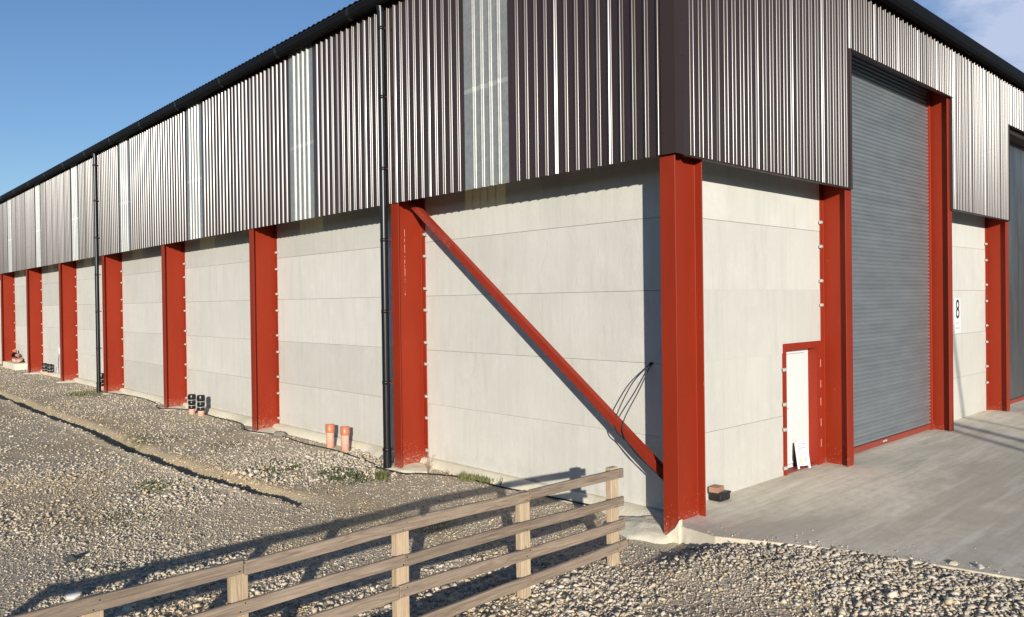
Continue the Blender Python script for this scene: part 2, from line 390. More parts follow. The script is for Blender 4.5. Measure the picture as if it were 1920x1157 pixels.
me.polygons.foreach_set('use_smooth',np.ones(nf,bool))
MOSS=[(-.95,6.5,.55),(-.70,5.6,.28),(.78,4.6,.38),(1.0,4.1,.3),(-.5,24.3,.9),(-1.5,8.0,.55),(-3.6,8.1,.45),(-1.2,11,.5),(-.2,6.1,.35),(-2.0,13,.8),(-4.4,6.5,.6),(-1.7,3.0,.5)]
PADS=[(.3,6.1+.0,.62),(.3,12.1,.7),(.3,18.1,.7),(.3,24.1,.7),(.15,.15,.62),(.3,9.0,.5),(.2,16,.7),(.3,30.1,.7),(.3,36.1,.7)]
def masks(x,y):
    _,_,d=trench(x,y)
    soil=np.exp(-((d-.42)/.20)**2)*sstep(4.7,6,y)*1.0+.55*sstep(.52,.75,vnoise(x,y,.6,8))*(x<-1.5)
    moss=np.zeros_like(x); pad=np.zeros_like(x)
    for a,b_,r in MOSS: moss=np.maximum(moss,1-sstep(.5*r,1.1*r,np.hypot((x-a),(y-b_)*.75)))
    for a,b_,r in PADS: pad=np.maximum(pad,1-sstep(.8*r,1.1*r,np.hypot(x-a,y-b_)+.15*(vnoise(x,y,5.,5)-.5)))
    return np.clip(soil,0,1),moss,pad
so,mo,pa=masks(GX,GY)
at=me.color_attributes.new('soil','FLOAT_COLOR','POINT')
at.data.foreach_set('color',np.stack([so,mo,pa,np.ones_like(so)],-1).reshape(-1).astype('f4'))
me.materials.append(M['ground']); g=bpy.data.objects.new('ground',me); COL.objects.link(g); g['kind']='structure'

# loose stones
CAM=np.array([-8.0891,-5.7327]); YAW=0.74671
def stone_variants(k,npt):
    out=[]
    for i in range(k):
        bm=bmesh.new()
        for j in range(npt):
            p=Vector(rng.normal(size=3)).normalized(); bm.verts.new((p.x*1.0*rng.uniform(.8,1.1),p.y*rng.uniform(.6,.85),p.z*rng.uniform(.38,.60)))
        r=bmesh.ops.convex_hull(bm,input=bm.verts)
        for v in [v for v in bm.verts if not v.link_faces]: bm.verts.remove(v)
        bmesh.ops.triangulate(bm,faces=bm.faces); bm.verts.index_update()
        out.append((np.array([v.co[:] for v in bm.verts]),np.array([[v.index for v in f.verts] for f in bm.faces]))); bm.free()
    return out
def scatter(name,xs,ys,size,sink,npt,label,bright=1.0,zc=None):
    n_=len(xs); V=stone_variants(14,npt); pick=rng.integers(0,14,n_)
    zz=gh_y(xs,ys) if zc is None else np.full(n_,zc); allv=[];allf=[];allc=[];base=0
    soil,moss,pad=masks(xs,ys)
    for k,(vv,ff) in enumerate(V):
        I=np.where(pick==k)[0]
        if not len(I): continue
        a=rng.uniform(0,2*np.pi,len(I)); ti=rng.normal(0,.35,len(I)); tj=rng.normal(0,.35,len(I))
        s_=size[I]
        P=np.repeat(vv[None],len(I),0)*s_[:,None,None]
        x,y,z=P[...,0],P[...,1],P[...,2]
        c_,d_=np.cos(ti)[:,None],np.sin(ti)[:,None]; y,z=y*c_-z*d_,y*d_+z*c_
        c_,d_=np.cos(tj)[:,None],np.sin(tj)[:,None]; x,z=x*c_-z*d_,x*d_+z*c_
        c_,d_=np.cos(a)[:,None],np.sin(a)[:,None]; x,y=x*c_-y*d_,x*d_+y*c_
        P=np.stack([x+xs[I][:,None],y+ys[I][:,None],z+(zz[I]+s_*sink)[:,None]],-1)
        F=ff[None]+(np.arange(len(I))*len(vv))[:,None,None]+base
        t=rng.random(len(I)); g_=rng.normal(.575,.09,len(I)).clip(.28,.80)*bright
        tint=np.stack([g_*1.0,g_*.87,g_*.68],-1)
        tan=np.stack([g_*.95,g_*.76,g_*.50],-1); grey=np.stack([g_*.86,g_*.80,g_*.73],-1)
        cc=np.where((t<.16)[:,None],tan,np.where((t>.93)[:,None],grey,tint))
        sw=soil[I][:,None]; cc=cc*(1-.5*sw)+.5*sw*cc*np.array([.95,.78,.50])
        C_=np.concatenate([np.repeat(cc[:,None],len(vv),1),np.ones((len(I),len(vv),1))],-1)
        allv.append(P.reshape(-1,3));allf.append(F.reshape(-1,3));allc.append(C_.reshape(-1,4)); base+=len(I)*len(vv)
    v=np.concatenate(allv).astype('f4');f=np.concatenate(allf).astype('i4');c=np.concatenate(allc).astype('f4')
    me=bpy.data.meshes.new(name); me.vertices.add(len(v)); me.vertices.foreach_set('co',v.reshape(-1))
    me.loops.add(f.size); me.loops.foreach_set('vertex_index',f.reshape(-1)); me.polygons.add(len(f))
    me.polygons.foreach_set('loop_start',np.arange(0,f.size,3,dtype='i4')); me.update()
    at=me.color_attributes.new('stone','FLOAT_COLOR','POINT'); at.data.foreach_set('color',c.reshape(-1))
    me.materials.append(M['stone']); o=bpy.data.objects.new(name,me); COL.objects.link(o)
    tag(o,label,'gravel',None,'stuff'); return o
def sample(nn,dmin,dmax,pw,seed):
    # points in a wide wedge in front of the viewpoint, denser close by
    r=np.random.default_rng(seed)
    u=r.random(nn*3); d=(dmin**pw+(dmax**pw-dmin**pw)*u)**(1/pw); th=YAW+r.uniform(-R(46),R(60),nn*3)
    x=CAM[0]+d*np.sin(th); y=CAM[1]+d*np.cos(th)
    ex=np.interp(y,EY,EX)
    ok=np.where(y<0,x<ex-.01,x<.56)&(y<47)
    _,_,td=trench(x,y); ok&=~((td>.0)&(td<.25)&(y>5.2)&(r.random(len(x))<.5))
    _,_,pad=masks(x,y); ok&=~(r.random(len(x))<pad*.93)
    # worn patches with little loose stone
    pt=vnoise(x,y,.55,21)*.6+vnoise(x,y,1.7,22)*.4
    ok&=r.random(len(x))<(.45+.55*sstep(.36,.56,pt))
    x,y,d=x[ok][:nn],y[ok][:nn],d[ok][:nn]
    return x,y,d
x,y,d=sample(150000,3.2,17,1.25,31); sz=rng.lognormal(math.log(.0165),.50,len(x)).clip(.0065,.058)*(.60+.85*sstep(.35,.72,vnoise(x,y,.4,44)))
scatter('gravel',x,y,sz,.28,7,'loose pale crushed stone lying over the yard and around the timber fence')
x,y,d=sample(75000,15,56,1.15,32); sz=rng.lognormal(math.log(.028),.35,len(x)).clip(.012,.06)
scatter('gravel',x,y,sz,.15,8,'loose pale crushed stone further back along the long wall')
# heaped coarser stones along the slab edge and by the corner
r=np.random.default_rng(5); yy=r.uniform(-5.5,-.25,9000); xx=np.interp(yy,EY,EX)-np.abs(r.normal(0,.50,9000))-.02
keep=(xx>-3.2); scatter('gravel',xx[keep],yy[keep],r.lognormal(math.log(.0195),.55,9000)[keep].clip(.008,.060),.28,7,'heaped coarse stones banked against the edge of the concrete slab',.84)

yy=r.uniform(-5.5,-.3,260); xx=np.interp(yy,EY,EX)+np.abs(r.exponential(.16,260))+.01
scatter('gravel',xx,yy,r.lognormal(math.log(.010),.5,260).clip(.004,.03),.2,8,'stray chips of stone kicked onto the edge of the concrete slab',1.,.206)
# slab
sl=MB(); poly=[(.02,.10)]+EDGE+[(40,-26),(40,.45),(.62,.45),(.62,.10)]
sl.prism([(p[0],p[1]) for p in poly],'z',-.4,.205)
o=sl.build('concrete_apron','slab',None,.012,2); o['kind']='structure'

# ------------------------------------------------------------------ warehouse
W=empty('warehouse',(0,0,0),'brown clad warehouse with red steel columns, pale concrete panel walls and a roller shutter','warehouse')
HC=4.84; HT=8.62; LEN=48; WID=23.2
def bracket(mb,c,side):
    x,y,z=c
    if side=='left':   # clamps the panel behind the inner flange, on the +y edge
        mb.box(x-.028,x-.004,y-.035,y+.055,z-.028,z+.028); mb.box(x-.05,x-.028,y+.005,y+.03,z-.014,z+.014); mb.box(x-.004,x+.02,y+.012,y+.055,z-.028,z+.028)
    else:
        mb.box(x-.055,x+.035,y-.028,y-.004,z-.028,z+.028); mb.box(x-.03,x-.005,y-.05,y-.028,z-.014,z+.014)
BZ=[.15+k+o_ for k in range(5) for o_ in (.14,.74)][:9]
def column_left(i):
    y=6*i; m_=MB(); z1=8.3
    m_.prism([(0,y),(0,y+.23),(.018,y+.23),(.018,y+.121),(.582,y+.121),(.582,y+.23),(.6,y+.23),(.6,y),(.582,y),(.582,y+.109),(.018,y+.109),(.018,y)],'z',(.0 if i else -.02),z1)
    c=m_.build('steel_column','red',W,.003)
    if i==0: return c
    for z in BZ:
        b_=MB(); bracket(b_,(.582,y-.0,z),'left2') if False else None
        # near edge of the inner flange (towards the corner) 
        b_.box(.556,.580,y-.060,y+.030,z-.026,z+.026); b_.box(.530,.556,y-.030,y-.008,z-.013,z+.013)
        b_.build('panel_bracket','zinc',c)
    return c
cols=[column_left(i) for i in range(9)]
def column_front(xc,door=False):
    m_=MB(); a,b_=xc-.115,xc+.115
    m_.prism([(a,0),(b_,0),(b_,.016),(xc+.006,.016),(xc+.006,.434),(b_,.434),(b_,.45),(a,.45),(a,.434),(xc-.006,.434),(xc-.006,.016),(a,.016)],'z',.2,8.3)
    c=m_.build('steel_column','red',W,.003)
    return c
def front_brackets(c,x,zs,y=.434):
    for z in zs:
        b_=MB(); b_.box(x-.055,x+.03,y-.026,y-.002,z-.026,z+.026); b_.box(x-.028,x-.006,y-.05,y-.026,z-.013,z+.013); b_.build('panel_bracket','zinc',c)
XA,XB,XCc,XD=4.885,9.685,13.61,18.41
ca=column_front(XA); front_brackets(ca,4.77,[4.30,3.89,3.31,2.90])
cb=column_front(XB); cc_=column_front(XCc); front_brackets(cc_,13.495,BZ[1:]); column_front(XD)
f=MB()
z=4.38
while z>3.15:
    l=rng.uniform(.03,.16); l=l if z>3.6 else l*.4
    xx=.205+rng.uniform(-.004,.004); f.add([(xx-.004,6.1075,z),(xx+.005,6.1075,z-.01),(xx+.004,6.1075,z-l),(xx-.003,6.1075,z-l+.01)],[(0,1,2,3)]); z-=l+rng.uniform(.008,.05)
f.build('paint_scratch','claypale',cols[1],fix=False)
# concrete wall panels
def panel(x0,x1,y0,y1,z0,z1,extra=None):
    m_=MB(); m_.box(x0,x1,y0,y1,z0+.0015,z1-.0015)
    o_=m_.build('wall_panel','panel',W,.005)
for i in range(8):
    for k in range(5):
        j=rng.uniform(-.004,.004)
        panel(.602+j,.76+j,6*i+(.235 if i==0 else .06),6*i+6.04+.01,.15+k,1.15+k) if i else panel(.602+j,.76+j,.235,6.05,.15+k,1.15+k)
for k in range(5):
    z0=.15+k; j=rng.uniform(-.003,.003)
    if k<2: panel(.765,3.47,.452+j,.60,z0 if k else .12,z0+1)
    elif k==2:
        m_=MB(); m_.prism([(.765,z0+.004),(3.47,z0+.004),(3.47,2.30),(4.85,2.30),(4.85,z0+.996),(.765,z0+.996)],'y',.452+j,.60); m_.build('wall_panel','panel',W,.009)
    else: panel(.765,4.85,.452+j,.60,z0,z0+1)
    panel(9.72,13.58,.452-j,.60,z0 if k else .12,z0+1)
    panel(18.45,WID,.452+j,.60,z0 if k else .12,z0+1)
# short return of panels behind the corner column, seen from the front
for k in range(5): 
    m_=MB(); m_.box(.602,.762,.04,.04,0,0) if False else None
    panel(.606,.764,.452,.602,.16+k,1.145+k) if False else None
# foundation
f=MB()
ys=np.arange(-.0,48.2,.25); prof=[]
for a in ys:
    ph=a%6
    bulge=.10+.10*vnoise(np.array([a]),np.array([1.]),1.1,4)[0]+(.10 if .4<ph<1.6 else 0)
    prof.append([(.60,a,-.15),(.60-bulge-.10,a,-.15),(.60-bulge,a,.03),(.60-bulge*.55,a,.13),(.598,a,.148),(.76,a,.148)])
vs=[p for s_ in prof for p in s_]; fs=[]
for i in range(len(prof)-1):
    for k in range(5): fs.append((i*6+k,(i+1)*6+k,(i+1)*6+k+1,i*6+k+1))
f.add(vs,fs,True); f.build('foundation_strip','footing',W)
def mound(cx_,cy_,rx,ry,h,seed,sink=.07):
    f=MB(); n_=34; R_=9; r=np.random.default_rng(seed); vs=[];fs=[]
    ang=[2*math.pi*k/n_ for k in range(n_)]; edge=[1+.10*math.sin(3*a+seed)+.07*math.sin(7*a+seed*2)+r.uniform(-.03,.03) for a in ang]
    for q in range(1,R_+1):
        t=q/R_
        for k,a in enumerate(ang):
            e=edge[k]*t; x_=cx_+rx*e*math.cos(a); y_=cy_+ry*e*math.sin(a)
            z=h*(1-t*t)+(.026 if seed==21 else .012)*mnoise.noise(Vector((x_*6,y_*6,seed)))+.010*mnoise.noise(Vector((x_*17,y_*17,seed)))+.012*(1-t)
            vs.append((x_,y_,z if q<R_ else -sink))
    vs.append((cx_,cy_,h+.012)); c=len(vs)-1
    for k in range(n_): fs.append((c,k,(k+1)%n_))
    for q in range(R_-1):
        for k in range(n_):
            a=q*n_+k; b_=q*n_+(k+1)%n_; fs.append((a,a+n_,b_+n_,b_))
    f.add(vs,fs,True); return f.build('column_footing','footing',W)
for i in range(1,9): mound(.32,6*i+.11,.50,.58,.055,i)
# concrete haunch over the foot of the corner column
f=MB(); f.add([(-.022,-.02,-.1),(-.022,.235,-.1),(-.022,.235,.0),(-.022,.19,.05),(-.022,.10,.13),(-.022,.05,.17),(-.022,-.02,.285),
               (.05,-.02,-.1),(.05,.235,-.1),(.05,.235,.0),(.05,.19,.05),(.05,.10,.13),(.05,.05,.17),(.05,-.02,.285)],
              [(0,1,2,3,4,5,6),(13,12,11,10,9,8,7)]+[(i,i+7,(i+1)%7+7,(i+1)%7) for i in range(7)])
f.build('column_footing','footing',W,.006)
mound(.20,.62,.56,.60,.11,21)
# cladding profile: pitch .2 m, narrow rib standing proud, stiffened flank
def ribs(s0,s1,lap):
    """list of (s,d): s along the wall, d outward"""
    out=[(s0,0.)]; k=math.ceil((s0-lap)/.2-1e-6); q=1.
    while lap+.2*k+.055<=s1+1e-6:
        c=lap+.2*k; 
        if c-.045>=s0-1e-6:
            if k%5==0: q=rng.uniform(.95,1.07)
            w_=q*rng.uniform(.96,1.04)*(1.13 if lap==.96 else 1.)
            if k%5==0: out+=[(c-.036,0),(c-.035+.001*w_,.001),(c-.0255,.0115*w_),(c-.0185,.0245*w_),(c-.013,.0305*w_),(c-.008,.034),(c+.014,.034),(c+.038,0)]
            else: out+=[(c-.033,0),(c-.0302,.0029*w_),(c-.0272,.0069*w_),(c-.0182,.0225*w_),(c-.0148,.0298*w_),(c-.0118,.0338*w_),(c-.0088,.0367*w_),(c+.012,.0370),(c+.036,0)]
        k+=1
    out.append((s1,0.)); 
    res=[out[0]]
    for p in out[1:]:
        if p[0]>res[-1][0]+1e-4: res.append(p)
    return res
def sheet(mb,pts,z0,z1,side,top=None):
    vs=[];n_=len(pts)
    for (s,d) in pts:
        # walls: 'left' runs along +y facing -x ; 'front' runs along +x facing -y
        zt=z1
        for z in (z0,zt): vs.append((-.012-d,s,z) if side=='left' else (s,-.012-d,z))
    fs=[(2*i,2*i+2,2*i+3,2*i+1) for i in range(n_-1)]
    mb.add(vs,fs)
def thick_sheet(name,pts,z0,z1,side,m_,parent=W):
    mb=MB(); sheet(mb,pts,z0,z1,side); o_=mb.build(name,m_,parent,fix=False)
    md=o_.modifiers.new('t','SOLIDIFY'); md.thickness=.002; md.offset=-1 if side=='left' else -1
    return o_
lights=[(2.965+5.97*k,3.985+5.97*k) for k in range(8)]
edges=[]; prev=.162
for a,b_ in lights:
    if b_>LEN-.3: break
    # snap the opening to sheet laps
    a2=round(a-1.015)+1.015; b2=a2+1.0
    thick_sheet('wall_cladding',ribs(prev,a2,1.015),HC,HT,'left','clad'); 
    thick_sheet('rooflight_sheet',ribs(a2,b2+.05,1.015),HC,HT,'left','grp')
    prev=b2+.05
thick_sheet('wall_cladding',ribs(prev,LEN+.1,1.015),HC,HT,'left','clad')
thick_sheet('wall_cladding',ribs(.125,4.89,.96),HC,8.5,'front','clad')
thick_sheet('wall_cladding',ribs(4.89,9.70,.96),7.16,8.5,'front','clad')
thick_sheet('wall_cladding',ribs(9.70,13.62,.96),HC,8.5,'front','clad')
thick_sheet('wall_cladding',ribs(13.62,18.40,.96),7.16,8.5,'front','clad')
thick_sheet('wall_cladding',ribs(18.40,WID,.96),HC,8.5,'front','clad')
# far walls, never in the picture but part of the shed
b_=MB(); b_.box(WID,WID+.05,.0,LEN,0,8.5); b_.build('back_wall','clad',W)
b_=MB(); b_.box(.76,WID,LEN,LEN+.05,0,8.5); b_.build('back_wall','clad',W)
# flashings
f=MB(); f.prism([(-.050,-.050),(.13,-.050),(.13,-.047),(-.047,-.047),(-.047,.165),(-.050,.165)],'z',HC-.006,8.5); f.build('corner_flashing','flash',W)
f=MB()
for z in np.arange(5.1,8.4,.45):
    f.box(-.053,-.0505,.14,.152,z,z+.012); f.box(.105,.117,-.053,-.0505,z+.05,z+.062)
f.build('fixing_screw','darktrim',W)
def strip(x0,x1,z): 
    f=MB(); f.prism([(-.066,z-.016),(-.060,z+.0),(-.008,z+.006),(-.008,z-.004),(.03,z-.004),(.03,z-.010),(-.060,z-.022)],'x',x0,x1); f.build('drip_flashing','flash',W)
strip(.21,4.905,HC-.004); strip(9.70,13.64,HC-.004); strip(4.905,9.70,7.155); strip(13.64,18.4,7.155)
def jambf(x0,x1,z0,z1):
    f=MB(); f.box(x0,x1,-.052,-.004,z0,z1); f.build('jamb_flashing','flash',W,.002)
jambf(4.885,4.935,HC-.02,7.16); jambf(9.68,9.73,HC-.02,7.16); jambf(13.60,13.66,HC-.02,7.16)
# eaves: gutter on the long side, barge trim on the front, roof
f=MB()
gp=[(-.045,8.60),(-.045,8.47),(-.07,8.445),(-.15,8.425),(-.20,8.45),(-.235,8.50),(-.245,8.58),(-.25,8.61),(-.235,8.612),(-.23,8.58),(-.19,8.47),(-.15,8.445),(-.07,8.465),(-.06,8.60)]
f.prism(gp,'y',-.25,LEN+.2)
gut=f.build('gutter','darktrim',W)
for k in range(16):
    y=1.2+3.0*k; f=MB(); f.prism([(-.043,8.605),(-.043,8.465),(-.07,8.438),(-.152,8.417),(-.207,8.445),(-.243,8.50),(-.253,8.58),(-.258,8.622),(-.225,8.622),(-.225,8.60)],'y',y,y+.09); f.build('gutter_joint','black',gut)
f=MB(); f.box(-.04,.62,-.02,LEN+.1,8.615,8.64); f.build('eaves_soffit','darktrim',W)
# wavy roof edge above the gutter
vs=[];fs=[];pts=[]
y=-.16
while y<LEN+.2: pts.append(y); y+=.05
for i,yy in enumerate(pts):
    dz=.018 if (i%4) in (0,1) else 0
    for (xx,zz) in ((-.17,8.70),(-.17,8.715),(1.6,8.82)):
        vs.append((xx,yy,zz+dz))
for i in range(len(pts)-1):
    for k in (0,1): fs.append((3*i+k,3*i+3+k,3*i+4+k,3*i+1+k))
f=MB(); f.add(vs,fs); f.box(-.15,1.5,-.14,LEN+.1,8.66,8.695); f.build('roof_edge','roof',W,fix=False)
f=MB(); f.prism([(-.21,8.195),(-.25,8.25),(-.265,8.33),(-.255,8.42),(-.22,8.48),(.0,8.52),(.5,8.60),(.5,8.54),(.0,8.50),(-.02,8.50),(-.02,8.25),(-.10,8.25),(-.10,8.195)],'x',-.22,WID+.1); f.build('front_barge','darktrim',W,.006)
f=MB(); A=(-.15,.45,8.62);B=(WID+.1,.45,8.62);C_=(WID+.1,LEN+.1,8.7);D=(-.15,LEN+.1,8.72);E_=(11.5,8,9.5);F_=(11.5,LEN-8,9.5)
f.add([A,B,C_,D,E_,F_],[(0,1,4),(1,2,5,4),(2,3,5),(3,0,4,5)]); f.build('roof','roof',W)
# downpipes
for (x_,y_) in ((-.10,6.315),(-.115,24.40)):
    f=MB(); f.tube([(x_-.015,y_,8.46),(x_,y_,8.3),(x_,y_,5.0),(x_,y_,.30)],.068,20)
    d_=f.build('downpipe','black',W)
    f=MB(); f.tube([(x_,y_,.36),(x_,y_,.02)],.076,20); f.lathe([(.068,.0),(.084,.0),(.084,.05),(.068,.05)],(x_,y_,.33),20); f.build('pipe_socket','black',d_)
    for z in (1.55,2.85,4.15,5.45,6.75,8.0):
        f=MB(); f.lathe([(.066,0),(.073,.0),(.073,.06),(.066,.06)],(x_,y_,z),20); f.box(x_-.008,x_+.13,y_-.018,y_+.018,z+.02,z+.045); f.build('pipe_clip','black',d_)
        f=MB(); f.tube([(x_+.02,y_-.080,z+.03),(x_+.095,y_-.080,z+.03)],.008,8); f.build('clip_bolt','redrail',d_)
# diagonal brace (angle section) in the first bay
p0=Vector((.28,5.98,4.86)); p1=Vector((.28,.16,.56)); dr=(p1-p0).normalized(); nrm=Vector((1,0,0)).cross(dr)
if nrm.z<0: nrm=-nrm
def br(sa,sb): return p0+Vector((sa,0,0))+nrm*sb
sec=[(-.05,-.060),(-.05,.060),(.05,.060),(.05,.050),(-.040,.050),(-.040,-.060)]
f=MB(); vs=[br(a,b_) for a,b_ in sec]+[br(a,b_)+(p1-p0) for a,b_ in sec]
f.add(vs,[tuple(range(6)),tuple(range(11,5,-1))]+[(i,(i+1)%6,6+(i+1)%6,6+i) for i in range(6)])
bo=f.build('diagonal_brace','redplain',W,.003)
f=MB(); vs=[br(a,b_)+dr*.25 for a,b_ in ((-.0525,-.05),(-.0525,.055),(-.0505,.055),(-.0505,-.05))]; vs+=[v+dr*1.25 for v in vs]
f.add(vs,[(0,1,2,3),(7,6,5,4)]+[(i,(i+1)%4,4+(i+1)%4,4+i) for i in range(4)]); f.build('dusty_patch','reddust',bo)
# roller shutter
def shutter(x0,x1,ztop):
    y=.40; f=MB(); pts=[]; z=.33
    while z<ztop:
        for (t,dd) in ((0,.0),(.006,-.010),(.022,-.019),(.040,-.021),(.056,-.014),(.066,.0),(.070,.004)): pts.append((z+t,y+dd))
        z+=.075
    n_=len(pts); vs=[(x0,p[1],p[0]) for p in pts]+[(x1,p[1],p[0]) for p in pts]
    f.add(vs,[(i,n_+i,n_+i+1,i+1) for i in range(n_-1)]); s_=f.build('roller_shutter','shutter',W,fix=False)
    me=s_.data; me.polygons.foreach_set('use_smooth',[False]*len(me.polygons))
    f=MB(); f.box(x0,x1,y-.03,y+.02,.222,.325); f.build('bottom_rail','redrail',s_,.005)
    f=MB(); f.box((x0+x1)/2-.17,(x0+x1)/2+.02,y-.036,y-.031,.265,.30); f.build('handle','zinc',s_)
    f=MB(); f.box(x1-.004,x1+.03,y-.07,y+.05,.2,ztop); f.build('guide_rail','redplain',s_,.004)
    f=MB(); f.box(x0-.03,x0+.004,y-.07,y+.05,.2,ztop); f.build('guide_rail','redplain',s_,.004)
    f=MB()
    z=.36
    while z<ztop: f.box(x1-.022,x1-.005,y-.030,y-.018,z,z+.03); z+=.075
    f.build('slat_end_clip','shutter',s_)
    return s_
shutter(4.99,9.56,8.3)
# second, smooth steel door further along
f=MB(); f.box(13.75,18.28,.38,.42,.24,8.3); s2=f.build('steel_door','steel',W,.004)
f=MB(); f.box(13.75,18.28,.34,.378,.207,.30); f.build('bottom_rail','redrail',s2,.004)
for xx in (14.9,16.0,17.1):
    f=MB(); f.box(xx-.01,xx+.01,.372,.379,.31,7.4); f.build('sheet_seam','steel',s2)
f=MB(); f.box(13.74,18.3,.05,.37,7.02,7.17); f.build('door_lintel','flash',W)
f=MB(); f.box(4.99,9.57,.30,.60,8.28,8.5); f.build('shutter_hood','darktrim',W)
# personnel door
dr_=MB(); dr_.box(3.60,4.60,.59,.635,.235,2.17); door=dr_.build('personnel_door','white',W,.004)
f=MB(); f.box(3.66,4.46,.582,.589,.30,2.10); f.build('door_leaf','white',door,.003)
f=MB(); f.box(3.648,4.472,.5885,.5897,.288,2.112); f.build('door_gap','greyink',door)
f=MB(); f.tube([(3.74,.582,1.22),(3.74,.55,1.22),(3.84,.55,1.22)],.010,8); f.build('handle','zinc',door)
f=MB(); f.prism([(3.475,.20),(3.545,.20),(3.545,2.19),(4.60,2.19),(4.60,.20),(4.765,.20),(4.765,2.295),(3.475,2.295)],'y',.425,.60); fr=f.build('door_frame','redplain',door,.004)
for z in (.5,.85,1.2,1.5,1.85): 
    f=MB(); f.box(4.70,4.708,.419,.424,z,z+.13); f.build('hinge','claypale',fr)
f=MB(); f.box(3.55,4.6,.46,.60,.207,.232); f.build('door_sill','redrail',door,.003)
for z,xx in ((1.89,3.475),(1.34,3.475),(.94,3.475),(.33,3.475)):
    b_=MB(); b_.box(xx-.055,xx+.03,.40,.424,z-.026,z+.026); b_.box(xx-.028,xx-.006,.376,.40,z-.013,z+.013); b_.build('panel_bracket','zinc',fr)

# ------------------------------------------------------------------ sign with number 8
def text_mesh(body,size,name,m_,parent,loc,rot,sx=1.,ext=.0015):
    cu=bpy.data.curves.new(name,'FONT'); cu.body=body; cu.size=size; cu.extrude=ext; cu.align_x='CENTER'; cu.align_y='CENTER'
    t=bpy.data.objects.new(name,cu); COL.objects.link(t); dg=bpy.context.evaluated_depsgraph_get()
    me=bpy.data.meshes.new_from_object(t.evaluated_get(dg)); bpy.data.objects.remove(t)
    me.materials.clear(); me.materials.append(M[m_]); o_=bpy.data.objects.new(name,me); COL.objects.link(o_); o_.parent=parent
    o_.location=loc; o_.rotation_euler=rot; o_.scale=(sx,1,1); return o_
sg=empty('number_sign',(11.48,.448,2.18),'white rectangular sign reading 8 on the concrete wall right of the roller shutter','sign')
f=MB(); f.box(-.20,.20,-.008,.0,.0,.79); f.build('sign_board','board',sg,.002)
text_mesh('8',.62,'digit','ink',sg,(0,-.010,.52),(R(90),0,0),.82)
f=MB()
for k,(w_,z) in enumerate(((.06,.23),(.06,.23),(.06,.23))): f.box(-.12+.09*k,-.12+.09*k+.035,-.0095,-.0082,z-.035,z+.02)
for k in range(3): f.box(-.13+.10*k,-.13+.10*k+.05,-.0095,-.0082,.09,.135)
f.box(-.02,.02,-.0095,-.0082,.045,.055); f.build('small_print','greyink',sg)
# folding warning board leaning in the doorway
wb=empty('warning_board',(4.06,.40,.233),'small white folding warning board with yellow triangle standing at the foot of the white door','sign',rz=R(-23))
tl=R(11); 
def tb(x0,x1,t0,t1,z0,z1):  # box in the board's tilted frame
    vs=[]
    for z in (z0,z1):
        for (x_,t_) in ((x0,t0),(x1,t0),(x1,t1),(x0,t1)): vs.append((x_,t_*math.cos(tl)+z*math.sin(tl),z*math.cos(tl)-t_*math.sin(tl)))
    return vs,[(0,3,2,1),(4,5,6,7),(0,1,5,4),(1,2,6,5),(2,3,7,6),(3,0,4,7)]
def tbx(name,m_,*bs):
    f=MB(); [f.add(*tb(*b_)) for b_ in bs]; return f.build(name,m_,wb)
tbx('front_panel','board',(-.14,.14,0,.012,.05,.47),(-.14,-.10,0,.012,0,.05),(.10,.14,0,.012,0,.05))
f=MB(); f.add([(-.14,.19,0),(.14,.19,0),(.14,.20,0),(-.14,.20,0),(-.14,.095,.46),(.14,.095,.46),(.14,.105,.46),(-.14,.105,.46)],[(0,3,2,1),(4,5,6,7),(0,1,5,4),(1,2,6,5),(2,3,7,6),(3,0,4,7)]); f.build('rear_panel','blackmatt',wb)
tbx('header_bar','greyink',(-.11,.11,-.003,-.0005,.43,.455))
tbx('text_line','pinkink',(-.10,.10,-.003,-.0005,.395,.41),(-.10,.09,-.003,-.0005,.305,.318),(-.08,.10,-.003,-.0005,.275,.288),(-.09,.09,-.003,-.0005,.245,.258),(-.07,.08,-.003,-.0005,.36,.38))
tbx('text_line','greyink',(-.10,.11,-.0035,-.0005,.335,.352),(-.09,.10,-.0035,-.0005,.045+.02,.085))
def tri(pts,name,m_):
    f=MB(); vs=[]
    for t_ in (-.003,-.0005):
        for (x_,z) in pts: vs.append((x_,t_*math.cos(tl)+z*math.sin(tl),z*math.cos(tl)-t_*math.sin(tl)))
    k=len(pts); f.add(vs,[tuple(range(k)),tuple(range(2*k-1,k-1,-1))]+[(i,(i+1)%k,k+(i+1)%k,k+i) for i in range(k)]); f.build(name,m_,wb)
tri([(-.085,.12),(-.015,.12),(-.05,.20)],'yellow_triangle','yellow')
tri([(.05+.028*math.cos(a),.165+.032*math.sin(a)+(.012 if abs(a-math.pi/2)<.1 else 0)) for a in [2*math.pi*k/12 for k in range(12)]],'blue_symbol','blueink')

wb.scale=(.9,.9,.9)
